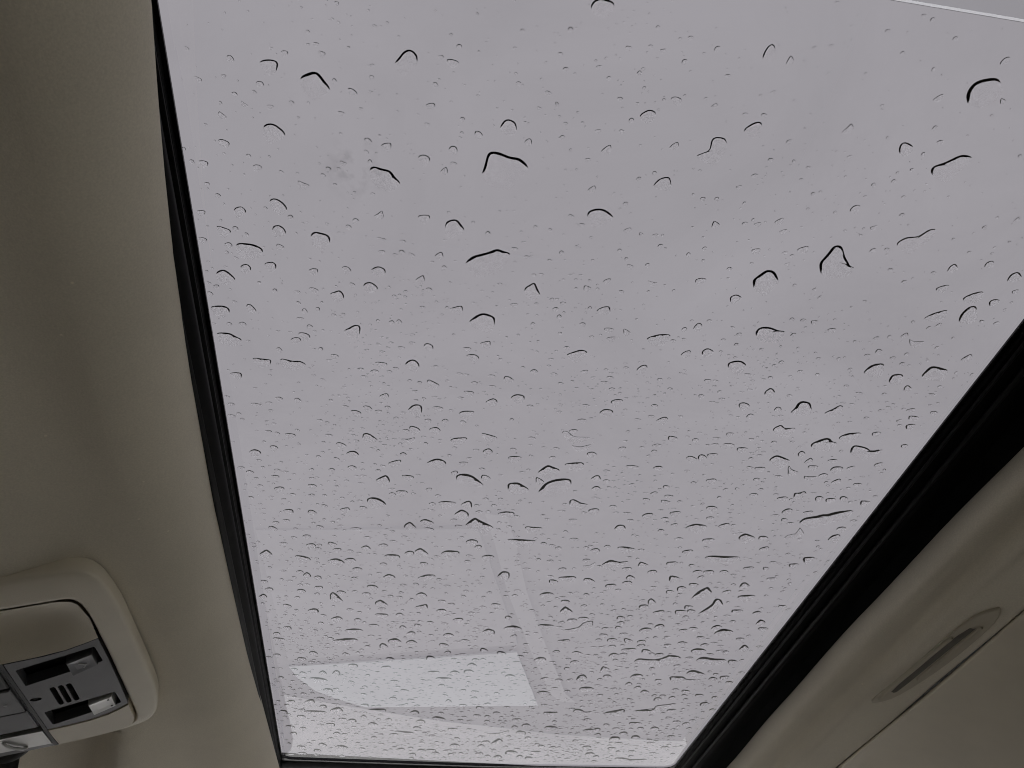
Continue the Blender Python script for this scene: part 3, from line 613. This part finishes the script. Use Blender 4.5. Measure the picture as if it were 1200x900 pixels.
# ------------------------------------------------------------------ rain on the glass
# rear edges of the raindrops on the pane, in tenths of a millimetre, largest first
DROPS = """
107,1571 115,1524 122,1468 135,1456 171,1454 220,1468 257,1467 283,1479 310,1504
1801,1797 1820,1733 1826,1698 1848,1687 1873,1695 1910,1744 1939,1771 1966,1798 1987,1789
2563,3822 2578,3772 2648,3743 2691,3709 2722,3711 2765,3675 2879,3636
2081,962 2051,925 2053,880 2082,857 2135,843 2158,853
1954,5934 1988,5875 2112,5883 2206,5824 2223,5780 2347,5791
83,2046 112,2005 151,1985 190,1967 228,1943 260,1953 297,1957
2088,1271 2082,1244 2127,1217 2162,1185 2186,1171 2235,1175
2198,6902 2351,6886 2399,6831 2392,6770 2511,6716 2571,6674
2118,1638 2150,1599 2205,1587 2234,1545 2269,1534
1024,1345 1056,1327 1078,1312 1070,1276 1078,1251 1130,1249
-672,1248 -621,1220 -596,1224 -575,1251 -549,1280
2581,3084 2572,3036 2606,3024 2674,3037 2723,3067 2775,3031
737,3750 762,3664 802,3620 872,3590 930,3590
-387,1612 -373,1598 -336,1605 -294,1610 -275,1637 -245,1661
2056,4317 2106,4290 2197,4283 2321,4274
1513,1941 1547,1889 1565,1872 1606,1878 1649,1931
2310,8081 2423,8065 2501,8097 2679,8060
1652,2266 1656,2233 1691,2216 1733,2219 1767,2231 1807,2228
303,4171 355,4083 409,4111 503,4167
1239,5485 1354,5424 1384,5342 1458,5299
-298,1138 -283,1122 -262,1089 -238,1076 -221,1083 -203,1097
191,3653 250,3634 314,3657 384,3729
781,3161 811,3147 859,3191 968,3181
2484,5827 2545,5776 2642,5792 2753,5789
2687,2428 2698,2364 2725,2348 2814,2363
613,1688 648,1663 697,1663 745,1695
-1016,2102 -1000,2088 -955,2085 -921,2088 -883,2110
2309,3055 2357,3006 2403,2985 2434,3014 2467,3013
610,4296 691,4284 823,4281
139,2405 173,2361 206,2340 237,2344 274,2359
2257,5087 2289,5012 2322,4921 2318,4854 2370,4846
2348,6172 2480,6153 2524,6198 2619,6185
1339,4510 1391,4444 1471,4462 1529,4436
434,816 446,796 460,786 492,786 527,791
-839,1487 -828,1472 -796,1464 -771,1477 -742,1501
-852,2805 -815,2811 -782,2817 -747,2809 -709,2831
-1172,2670 -1135,2664 -1097,2665 -1072,2685 -1040,2696
-630,5925 -511,5872 -407,5873
2486,2047 2521,2006 2583,1971
2684,2043 2666,1996 2681,1943 2713,1928
2026,2955 2067,2913 2098,2941 2164,2926
393,2151 418,2129 439,2109 459,2146 483,2182
1088,2381 1123,2360 1159,2344 1215,2339
2075,2810 2089,2768 2090,2725 2121,2709 2161,2715
700,3551 748,3475 791,3486 839,3504
2451,2974 2494,2931 2577,2911
-659,1997 -643,1973 -604,1977 -575,1982 -563,2004
-31,1834 -13,1820 21,1811 43,1837 64,1859
-1128,2278 -1093,2254 -1064,2269 -1032,2307
2352,2451 2373,2393 2436,2367
871,7636 985,7604 1098,7514
528,3691 590,3672 635,3693 679,3727
157,1349 170,1312 191,1300 227,1313
1805,3990 1864,3937 1954,3943
-921,7347 -696,7340
-837,1831 -808,1821 -772,1843 -755,1871
2615,1897 2650,1859 2700,1836
1931,7012 2030,6940 2131,6887
2111,3224 2144,3180 2196,3192 2249,3214
687,2555 723,2532 759,2511 801,2517
1898,1200 1887,1166 1906,1153 1950,1166
-1184,2498 -1135,2484 -1094,2489 -1082,2511
-836,1214 -802,1198 -765,1198 -753,1204
1158,912 1158,878 1169,852 1184,845
-4,3562 27,3527 72,3510 123,3534
-366,3970 -318,3956 -262,3978 -235,4020
2133,4873 2154,4771 2215,4687
2273,2785 2314,2745 2337,2710 2363,2712
1579,2492 1615,2468 1656,2465 1693,2492
1188,1203 1205,1184 1225,1164 1257,1156
1635,6995 1655,6943 1731,6957 1761,7001 1827,6968
2534,4015 2544,3971 2598,3939 2590,3866
877,1515 892,1483 908,1468 943,1457
862,3268 916,3276 985,3241
2485,5367 2538,5295 2639,5307
2474,6071 2536,6021 2662,6078
852,3450 908,3428 976,3418
957,3804 989,3788 1047,3821 1094,3826
-848,6637 -755,6624 -671,6663
731,1205 748,1190 768,1174 803,1182
164,4533 203,4493 301,4492
-1002,2822 -957,2823 -895,2824
-44,7692 52,7695 159,7707
754,5518 834,5472 913,5505
-180,2758 -158,2721 -124,2710 -94,2743
1398,4284 1455,4267 1542,4283
-527,5732 -449,5701 -369,5710
-644,4744 -579,4704 -511,4741
1053,4727 1195,4694
2531,2501 2521,2446 2580,2428
842,1565 870,1541 881,1518 888,1494
17,4873 81,4822 155,4820
1053,4731 1191,4689
2478,4791 2619,4754
99,3943 154,3926 225,3932
1821,7425 1999,7348
-509,2559 -478,2537 -450,2511 -418,2515
-314,7230 -133,7200
-577,2325 -546,2311 -524,2296 -500,2331
2211,4043 2250,3994 2332,4026
122,3329 152,3306 230,3291
711,4130 785,4127 841,4126
-315,3770 -269,3725 -242,3715 -221,3761
-409,2243 -378,2225 -352,2237 -330,2257
504,4009 558,3982 623,3985
-376,2155 -343,2126 -323,2130 -297,2139
2482,2182 2519,2199 2582,2185
2212,4044 2243,3997 2327,4027
151,3098 173,3069 246,3060
-399,3343 -361,3341 -303,3392
-872,4706 -804,4708 -751,4736
-833,1970 -799,1961 -780,1977 -767,1995
305,3237 364,3249 411,3265
216,4062 260,4003 318,4035
275,6481 430,6472
2779,1768 2772,1728 2802,1701
1025,5430 1165,5421
-1122,4723 -1065,4657 -1023,4716
-1094,2004 -1064,2011 -1022,2023
-237,4614 -177,4595 -116,4605
-145,3109 -111,3056 -62,3058
-22,4524 21,4486 83,4550
1161,5198 1191,5121 1267,5183
2387,5675 2438,5636 2521,5644
433,2926 458,2893 516,2894
-111,4229 -70,4187 -20,4253
1793,5738 1925,5699
-620,5163 -575,5191 -526,5291
-177,3359 -126,3355 -83,3330
965,2973 989,2937 1046,2938
-1005,1905 -969,1885 -943,1908
1593,6506 1660,6474 1737,6487
1356,7062 1510,7046
780,2242 807,2214 848,2201
-893,2194 -863,2176 -838,2177 -827,2195
2400,3517 2443,3511 2464,3486 2491,3522
-6,4161 36,4143 96,4175
2446,1859 2471,1839 2506,1823
1862,2674 1889,2632 1930,2667
2533,3271 2543,3233 2605,3224
26,2341 59,2320 99,2305
958,4971 1011,4937 1071,4946
-171,5850 -102,5815 -50,5859
-287,5258 -242,5224 -182,5288
1600,6491 1663,6460 1740,6493
302,7326 362,7298 448,7341
1410,2432 1435,2401 1481,2419
1427,7401 1496,7365 1577,7396
2846,3986 2856,3935 2907,3907
1610,1155 1624,1131 1634,1105
605,4777 629,4704 690,4704
-246,3597 -201,3566 -158,3551
-675,7289 -594,7216 -544,7271
493,3430 585,3421
1436,2058 1467,2036 1504,2054
-288,5442 -172,5435
-239,4897 -196,4853 -139,4882
2391,3343 2441,3346 2485,3334
-46,2844 -9,2860 31,2882
1202,4541 1252,4534 1290,4478
-639,8162 -562,8135 -493,8182
-1038,1575 -1017,1566 -983,1579
1860,5398 1905,5354 1968,5364
590,5601 634,5550 699,5575
949,7883 1005,7753 1069,7772
-180,1525 -156,1511 -122,1523
1609,1154 1619,1133 1632,1106
1997,6212 2042,6164 2113,6171
458,4529 509,4503 557,4518
1127,8076 1189,8033 1274,8074
1088,6024 1132,5973 1199,5981
1228,5666 1340,5631
2838,2289 2876,2233
-1141,2961 -1111,2947 -1065,2947
-341,2758 -307,2755 -266,2760
18,5296 121,5236
607,1390 622,1365 646,1347
2257,3255 2294,3295 2354,3313
-156,3703 -68,3703
2236,7171 2377,7172
-704,1713 -681,1725 -649,1731
-995,2453 -974,2454 -946,2495
-90,1092 -65,1091 -37,1097
-1115,5941 -1006,5951
1996,6212 2109,6169
-1007,2223 -976,2204 -950,2224
2763,1899 2782,1876 2820,1878
1093,2615 1112,2575 1145,2564
1968,4105 2060,4084
2766,4225 2860,4203
325,4357 367,4330 417,4344
1327,4080 1337,4025 1391,4018
1815,1502 1825,1476 1854,1468
2397,3727 2423,3684 2466,3683
-163,1818 -102,1808
2113,789 2118,768 2137,756
1924,967 1954,933
1248,4713 1297,4699 1348,4736
-633,5561 -580,5521 -533,5543
1748,2783 1780,2766 1824,2784
1659,1739 1711,1711
-126,3238 -82,3245 -52,3269
-183,3865 -98,3860
195,6367 310,6351
1227,1982 1254,1965 1287,1966
840,1116 860,1106 892,1112
-57,7094 12,7066 60,7021
2142,7625 2147,7553 2243,7539
19,5108 63,5071 111,5103
1314,2282 1331,2239 1357,2250
2615,1703 2614,1675 2641,1660
1799,4421 1890,4399
2026,3940 2098,3891
2502,4992 2603,4978
2060,5062 2161,5047
-85,2609 -70,2581 -29,2597
-18,5855 35,5821 83,5861
2448,1754 2448,1720 2467,1703
-482,1267 -461,1267 -439,1285
1893,5113 1980,5062
276,5695 323,5663 376,5691
330,3397 369,3368 398,3394
1870,4265 1952,4234
-50,1476 -42,1457 -24,1453 -10,1462
-343,1499 -326,1484 -294,1478
2379,4405 2465,4381
2047,3314 2124,3299
1872,3152 1948,3141
1303,2470 1323,2440 1353,2428
-918,7157 -866,7089 -808,7086
-1136,1686 -1111,1679 -1086,1685
526,6199 568,6153 624,6193
2773,5177 2783,5102 2835,5113
1972,8019 2028,7965 2094,8003
898,1328 912,1306 931,1293
-790,2662 -767,2644 -730,2645
1712,5851 1750,5805 1805,5826
211,2543 238,2529 270,2517
1875,4587 1970,4601
1533,6264 1594,6235 1629,6305
2631,3550 2706,3535
1164,7569 1189,7523 1275,7543
477,7557 593,7552
1391,8028 1513,8012
1261,919 1263,897 1267,878
1558,4653 1578,4613 1633,4643
2592,3384 2642,3334
-898,1672 -875,1664 -853,1675
535,7973 587,7932 650,7969
-1176,5307 -1133,5257 -1103,5296
1809,4942 1831,4905 1888,4965
2406,4162 2470,4116
-515,2156 -489,2149 -466,2166
2475,3182 2540,3162
-826,4959 -795,4909 -759,4949
2403,4153 2467,4110
-163,1293 -140,1279 -120,1281
-679,2305 -655,2302 -627,2314
1493,1614 1528,1581
2637,2529 2648,2503 2689,2525
-677,2198 -651,2183 -626,2187
-156,2185 -137,2164 -113,2143
-367,1849 -345,1834 -326,1811
81,7233 129,7188 181,7210
2708,6167 2733,6118 2794,6141
2788,5607 2798,5525 2836,5520
1493,1615 1526,1581
995,2016 1019,2025 1050,2021
1607,4433 1695,4472
2266,3148 2285,3116 2319,3141
876,2411 930,2395
849,2346 906,2344
-1179,1942 -1131,1933
-1015,1441 -999,1453 -983,1464
-954,1203 -938,1205 -927,1224
2168,6498 2198,6451 2257,6486
2336,4751 2400,4703
56,1372 77,1373 94,1389
2739,2692 2791,2671
-851,1295 -830,1290 -818,1303
-1070,2104 -1044,2090 -1028,2105
589,1580 621,1546
-640,6524 -611,6450 -566,6473
-1100,1307 -1082,1311 -1065,1319
-761,6529 -723,6474 -681,6509
1442,1773 1487,1759
2628,3237 2677,3203
1773,5543 1865,5577
-413,1475 -394,1470 -377,1485
2483,7282 2514,7236 2575,7258
-1075,7155 -1033,7112 -985,7129
1974,2811 1978,2776 2007,2775
2339,3223 2369,3167
-1187,2083 -1165,2082 -1144,2088
270,1397 282,1376 300,1372
2181,5353 2255,5324
-804,8112 -756,8105 -710,8155
1831,2875 1849,2850 1879,2860
475,8119 575,8093
1552,5505 1635,5505
1712,5475 1789,5457
-1022,5752 -945,5741
2019,2186 2065,2172
2543,7614 2647,7622
124,2587 175,2583
2711,6164 2794,6144
991,4007 1055,3998
2362,5434 2444,5434
2173,6500 2200,6452 2251,6489
-69,2029 -54,2009 -33,1997
-919,1382 -905,1394 -889,1400
-306,1150 -294,1135 -282,1119
511,2707 531,2685 556,2695
-1051,2587 -1028,2575 -1008,2589
364,8192 407,8163 460,8208
2346,2296 2355,2273 2385,2283
-820,2065 -782,2081
821,7957 859,7901 908,7945
2428,2180 2452,2143
773,2057 810,2030
802,1759 837,1735
952,2334 1001,2359
1707,6055 1795,6103
1989,6371 2014,6316 2056,6340
-654,7829 -612,7797 -570,7833
686,2093 732,2104
-719,2451 -703,2438 -688,2464
2706,7438 2796,7425
1209,1644 1252,1664
1536,1657 1570,1638
2573,2092 2594,2056
-516,1591 -498,1599 -481,1601
-78,1585 -50,1554
1952,1573 1986,1558
2317,5956 2386,5929
1528,6250 1607,6252
1982,6359 2048,6313
2408,7872 2496,7860
-744,1159 -729,1153 -713,1157
-597,1135 -566,1140
1717,6083 1795,6094
1955,1577 1985,1558
-867,2734 -849,2725 -833,2750
998,4008 1054,3995
2130,5603 2199,5589
-1188,2404 -1167,2402 -1155,2419
1018,1129 1039,1106
789,2667 831,2649
-69,2025 -38,1996
336,2260 376,2252
1402,1635 1435,1621
-383,7396 -353,7342 -318,7387
2840,1821 2869,1801
2601,5645 2664,5624
1911,2144 1952,2138
404,6951 419,6893 462,6919
1561,7901 1630,7846
2605,1449 2615,1420
-220,2628 -180,2631
2080,6649 2155,6662
1779,6622 1843,6591
1875,6475 1937,6444
-817,1388 -786,1386
-340,2038 -305,2031
1305,6887 1375,6877
869,1938 907,1947
-194,2025 -161,2036
2289,2215 2311,2188
2605,1448 2616,1423
561,1296 590,1290
1251,1464 1279,1452
1594,1771 1618,1752
-413,1529 -402,1526 -389,1539
-397,1207 -386,1201 -374,1206
-534,947 -524,941 -512,945
-385,1003 -363,1011
1634,1828 1661,1815
1683,1257 1703,1242
-210,7800 -147,7775
-992,1289 -967,1285
2202,917 2233,925
-1118,1193 -1099,1202
1243,1035 1261,1021
2005,4824 2043,4799
1201,6934 1255,6951
1403,822 1418,814
1339,843 1349,830
883,1755 906,1764
"""
TOP = GZ + 0.00508
rnd = random.Random(7)
def edge_distance(p, outl):
    best = 1.0
    for (ax, ay), (bx, by) in zip(outl, outl[1:] + outl[:1]):
        dx, dy = bx - ax, by - ay; t = max(0.0, min(1.0, ((p[0] - ax) * dx + (p[1] - ay) * dy) / max(1e-12, dx * dx + dy * dy)))
        best = min(best, (ax + dx * t - p[0]) ** 2 + (ay + dy * t - p[1]) ** 2)
    return best ** .5
def drop_shape(outl, c, seg_rings, wmax, tan, exact=True):
    """clear dome on its own flat base; outl is the wetted outline, the rim meets the glass at slope tan"""
    k = len(outl); v = []; f = []; PW = 2.0       # fullness of the crown
    w = min(wmax, edge_distance(c, outl)); H = tan * w / PW
    for r in seg_rings:
        for x, y in outl:
            p = (c[0] + (x - c[0]) * r, c[1] + (y - c[1]) * r)
            if r == 1.0: d = 0.0
            elif exact: d = edge_distance(p, outl)
            else: d = (1 - r) * w
            v.append(P(p[0], p[1], TOP + H * (1 - (1 - min(1.0, d / w)) ** PW)))
    m = len(seg_rings)
    if exact:                                   # surface tension evens out the crown of the drop
        Z = [[v[i * k + j][2] for j in range(k)] for i in range(m)]
        for _ in range(8):
            Z = [Z[i] if i < 6 else [(2 * Z[i][j] + Z[i][j - 1] + Z[i][(j + 1) % k] + Z[i - 1][j] + (Z[i + 1][j] if i + 1 < m else Z[i][j])) / 6 for j in range(k)] for i in range(m)]
        v = [(v[i * k + j][0], v[i * k + j][1], Z[i][j]) for i in range(m) for j in range(k)]
        H = sum(Z[-1]) / k - TOP - ZC
    for i in range(m - 1):
        f += [(i * k + j, i * k + (j + 1) % k, (i + 1) * k + (j + 1) % k, (i + 1) * k + j) for j in range(k)]
    v.append(P(c[0], c[1], TOP + H)); t = len(v) - 1
    f += [((m - 1) * k + j, (m - 1) * k + (j + 1) % k, t) for j in range(k)]
    sh = shear(c[1]); v = [(p[0], p[1] - sh * (p[2] - TOP - ZC), p[2]) for p in v]
    b0 = len(v); v += [P(x, y, TOP) for x, y in outl]; f.append(tuple(range(b0 + k - 1, b0 - 1, -1)))
    return v, f
def shear(y): return interp([(.1, .30), (.3, .34), (.6, .36)], y)      # drops lean on their rear, advancing edge
def inside(p, poly):
    r = False
    for (ax, ay), (bx, by) in zip(poly, poly[1:] + poly[:1]):
        if (ay > p[1]) != (by > p[1]) and p[0] < (bx - ax) * (p[1] - ay) / (by - ay) + ax: r = not r
    return r
def mesh_drop(name, parts):
    v = []; f = []
    for a, q in parts:
        n = len(v); v += a; f += [tuple(i + n for i in s) for s in q]
    me = bpy.data.meshes.new(name); me.from_pydata(v, [], f); me.update()
    for p in me.polygons: p.use_smooth = True
    me.materials.append(M['water'])
    return me
RINGS = (1.0, .985, .96, .92, .86, .77, .64, .45, .22)
SMALL = (1.0, .96, .87, .70, .40)
def traced(line, rings=RINGS, res=3):
    q = [tuple(float(t) * 1e-4 for t in a.split(',')) for a in line.split()]
    if q[0][0] > q[-1][0]: q = q[::-1]
    L = sum(math.dist(a, c) for a, c in zip(q, q[1:]))
    ch = Vector(q[-1]) - Vector(q[0]); chord = ch.length
    mid = Vector((sum(a for a, _ in q) / len(q), sum(c for _, c in q) / len(q)))
    fw = Vector((-ch.y, ch.x)).normalized()                  # the body of the drop lies beyond its rear edge
    if fw.dot(mid) < 0: fw = -fw
    fw = (fw * .75 + mid.normalized() * .25).normalized()
    D = max(min(.66 * chord, .0050 + .20 * chord), .0014) * rnd.uniform(.85, 1.2)
    if len(q) == 2: q = [q[0], tuple((Vector(q[0]) + Vector(q[1])) / 2 - fw * chord * .07), q[1]]
    rear = catmull(q, 4, closed=False)
    m = max(7, len(rear) * 2 // 3); front = []
    sk = rnd.uniform(-.2, .2); ph = rnd.uniform(0, 6)
    for i in range(1, m):
        s = i / m; p = Vector(q[-1]).lerp(Vector(q[0]), s)
        w = math.sin(math.pi * min(1, max(0, s + sk * math.sin(math.pi * s)))) ** .55
        front.append(tuple(p + fw * D * w * (1 + .13 * math.sin(ph + 9 * s))))
    o = rear + front
    if sum(a[0] * c[1] - c[0] * a[1] for a, c in zip(o, o[1:] + o[:1])) < 0: o = o[::-1]
    tot = [0.0]
    for a, c in zip(o, o[1:] + o[:1]): tot.append(tot[-1] + math.dist(a, c))
    N = max(20, min(56, int(tot[-1] / .0011)))
    res_o = []; j = 0
    for i in range(N):
        t = tot[-1] * i / N
        while tot[j + 1] < t: j += 1
        u = (t - tot[j]) / max(1e-9, tot[j + 1] - tot[j]); a = o[j]; c = o[(j + 1) % len(o)]
        res_o.append((a[0] + (c[0] - a[0]) * u, a[1] + (c[1] - a[1]) * u))
    for _ in range(2):
        res_o = [tuple((res_o[i - 1][k] + 2 * res_o[i][k] + res_o[(i + 1) % N][k]) / 4 for k in (0, 1)) for i in range(N)]
    c = (sum(x for x, _ in res_o) / N, sum(y for _, y in res_o) / N)
    return res_o, c, max(L, chord), D
def rim(x, y):             # rain stands rounder overhead and lies flatter towards the lower front of the roof
    return interp([(0.05, 1.2), (0.21, 1.04), (0.36, .95), (0.56, .98), (0.85, 1.05)], math.hypot(x, y))
lines = [l for l in DROPS.split('\n') if l.strip()]
UNIQUE = {
 0: 'largest raindrop, hooked thick dark edge, alone in the upper middle of the glass',
 1: 'peaked raindrop with zigzag tail, right of the glass middle',
 2: 'long wavy raindrop running into the right black frame',
 3: 'big round raindrop with curved dark hook in the upper right corner of the glass',
 4: 'long flat wavy raindrop low on the right, beside the slanted black frame',
 5: 'long slanting raindrop with thick dark edge just below the largest one',
 6: 'wide S-shaped raindrop near the right border, under the round hooked one',
 7: 'long stepped raindrop close to the bottom frame, right half',
 8: 'rising wavy raindrop with broken tail at the right border of the glass',
 10: 'bold angular raindrop high on the left, biggest near the left frame',
 11: 'double-curved raindrop beside the right frame at mid height',
 13: 'thick drooping raindrop beside the grey dirt smudge, upper left',
 17: 'wide flat-topped raindrop with thick dark edge, right of centre',
 24: 'gull-wing raindrop nearest the right frame corner of the glass',
 26: 'long low-arched raindrop near the left frame, a third of the way down',
 34: 'rounded bold raindrop below the angular one, upper left',
}
def zone(x, y):
    h = 'against the left frame' if x < -.075 else 'left of the middle' if x < .02 else 'in the middle' if x < .12 else 'right of the middle' if x < .21 else 'by the right frame'
    v = 'at the top of the glass' if y < .13 else 'in the upper glass' if y < .20 else 'above mid glass' if y < .28 else 'below mid glass' if y < .38 else 'in the lower glass' if y < .52 else 'near the mirrored sheet' if y < .66 else 'along the bottom frame'
    return h, v
def look(line, L):
    q = [tuple(float(t) for t in a.split(',')) for a in line.split()]
    if q[0][0] > q[-1][0]: q = q[::-1]
    sl = (q[-1][1] - q[0][1]) / max(1e-6, math.dist(q[0], q[-1]))
    if len(q) >= 5: s = 'wavy'
    elif sl < -.45: s = 'right-rising'
    elif sl > .45: s = 'right-falling'
    elif len(q) == 2: s = 'flat'
    elif len(q) == 3: s = 'arched'
    else: s = 'winged'
    return ('long' if L > .018 else 'broad' if L > .011 else 'mid-sized' if L > .007 else 'small') + ' ' + s
placed = []; extra = []; outlines = []; made = 0
for i, l in enumerate(lines):
    o, c, L, D = traced(l)
    if any(abs(q[0][0] - c[0]) < .05 and abs(q[0][1] - c[1]) < .05 and (any(inside(p, q[1]) for p in o) or any(inside(p, o) for p in q[1])) for q in outlines): continue
    outlines.append((c, o)); placed.append((c[0], c[1], L * .42 + .0003))
    v, f = drop_shape(o, c, RINGS, .0058, rim(*c) * rnd.uniform(.97, 1.12) * (1.12 if L < .010 else 1.0))
    if made >= 300: extra.append((v, f)); continue
    made += 1
    ob = bpy.data.objects.new('raindrop', mesh_drop('raindrop', [(v, f)])); C.objects.link(ob)
    h, vz = zone(*c)
    tag(ob, UNIQUE.get(i, '%s raindrop %s %s' % (look(l, L), h, vz)), 'raindrop', 'raindrops %s %s' % (h, vz))
same = {}
for ob in [q for q in C.objects if q.name.startswith('raindrop')]: same.setdefault(ob['label'], []).append(ob)
ORD = ['leftmost', 'second from left', 'third from left', 'fourth from left', 'fifth from left', 'sixth from left', 'seventh from left', 'eighth from left', 'ninth from left', 'tenth from left']
for lab, obs in same.items():
    if len(obs) > 1:
        obs.sort(key=lambda q: q.data.vertices[0].co.x)
        for k, q in enumerate(obs): q['label'] = lab + ', ' + (ORD[k] if k < len(obs) - 1 else 'rightmost')
# more drops of the middle sort, thickest towards the front of the roof
n_mid = 0; t_mid = 0
while n_mid < 760 and t_mid < 9000:
    t_mid += 1
    x = rnd.uniform(-.113, .292); y = .26 + .57 * rnd.random() ** .8
    if y > front_y(x) - .006: continue
    ln = (.0028 + .0056 * rnd.random() ** 1.6) * (.75 + .75 * y); a = rnd.gauss(-.12 * x / .3, .22) + (-.35 * x)
    ca, sa = math.cos(a) * ln / 2, math.sin(a) * ln / 2; sag = rnd.uniform(.05, .34) * ln; k = rnd.uniform(-.25, .25)
    pts = [(x - ca, y - sa), (x + k * ca + sa * .2, y + k * sa - sag * .9), (x + ca, y + sa)]
    if rnd.random() < .3: pts.insert(2, (x + .6 * ca, y + .6 * sa - sag * rnd.uniform(.2, .9)))
    o, c, L, D = traced(' '.join('%.2f,%.2f' % (u * 1e4, w * 1e4) for u, w in pts))
    if any(abs(q[0][0] - c[0]) < .03 and abs(q[0][1] - c[1]) < .03 and (any(inside(p, q[1]) for p in o) or any(inside(p, o) for p in q[1])) for q in outlines): continue
    outlines.append((c, o)); placed.append((c[0], c[1], L * .42 + .0003)); n_mid += 1
    extra.append(drop_shape(o, c, RINGS, .0058, rim(*c) * rnd.uniform(1.0, 1.25)))
# the rest of the rain: specks too many and too small to count
centres = [(rnd.uniform(-.11, .29), rnd.uniform(.03, .84), rnd.uniform(.008, .03)) for _ in range(130)]
tries = 0; count = 0
cell = {}
def near(x, y): return [q for i in (-1, 0, 1) for j in (-1, 0, 1) for q in cell.get((int(x / .03) + i, int(y / .03) + j), ())]
for q in placed: cell.setdefault((int(q[0] / .03), int(q[1] / .03)), []).append(q)
while count < 6000 and tries < 80000:
    tries += 1
    if rnd.random() < .62:
        a = rnd.choice(centres); x = rnd.gauss(a[0], a[2]); y = rnd.gauss(a[1], a[2] * 1.2)
    else: x = rnd.uniform(-.118, .297); y = rnd.uniform(-.05, .86)
    if not (-.119 < x < .298 and -.05 < y < front_y(x) + .004) or abs(y - SEAM_Y) < .004: continue
    if y < .22 and rnd.random() < .45: continue
    if y < .60 and rnd.random() < .25: continue
    r = (.00038 + .00125 * rnd.random() ** 3.4) * (.55 + 1.7 * max(0, y))
    if y > .30 and rnd.random() < .30: r *= rnd.uniform(1.3, 2.1)
    if any(math.hypot(x - q[0], (y - q[1])) < r * (1.3 if y < .25 else 1.7) + q[2] for q in near(x, y)): continue
    cell.setdefault((int(x / .03), int(y / .03)), []).append((x, y, r))
    K = 14 if r < .0012 else 22
    e = rnd.uniform(.8, 1.5) if y < .25 else rnd.uniform(1.0, 2.5); a0 = rnd.uniform(0, 6.28); p2 = rnd.uniform(0, 6.28); am = rnd.uniform(.02, .14)
    o = [(x + r * e ** .5 * math.cos(t) * (1 + am * math.sin(2 * t + a0) + am * .6 * math.sin(3 * t + p2)),
          y + r / e ** .5 * math.sin(t) * (1 + am * math.sin(2 * t + a0) + am * .6 * math.sin(3 * t + p2))) for t in [2 * math.pi * k / K for k in range(K)]]
    extra.append(drop_shape(o, (x, y), SMALL, .0058, rim(x, y) * rnd.uniform(.95, 1.3), False)); count += 1
fine = bpy.data.objects.new('fine_rain', mesh_drop('fine_rain', extra)); C.objects.link(fine)
tag(fine, 'countless tiny clear droplets spattered over the sunroof glass', 'droplets', kind='stuff')
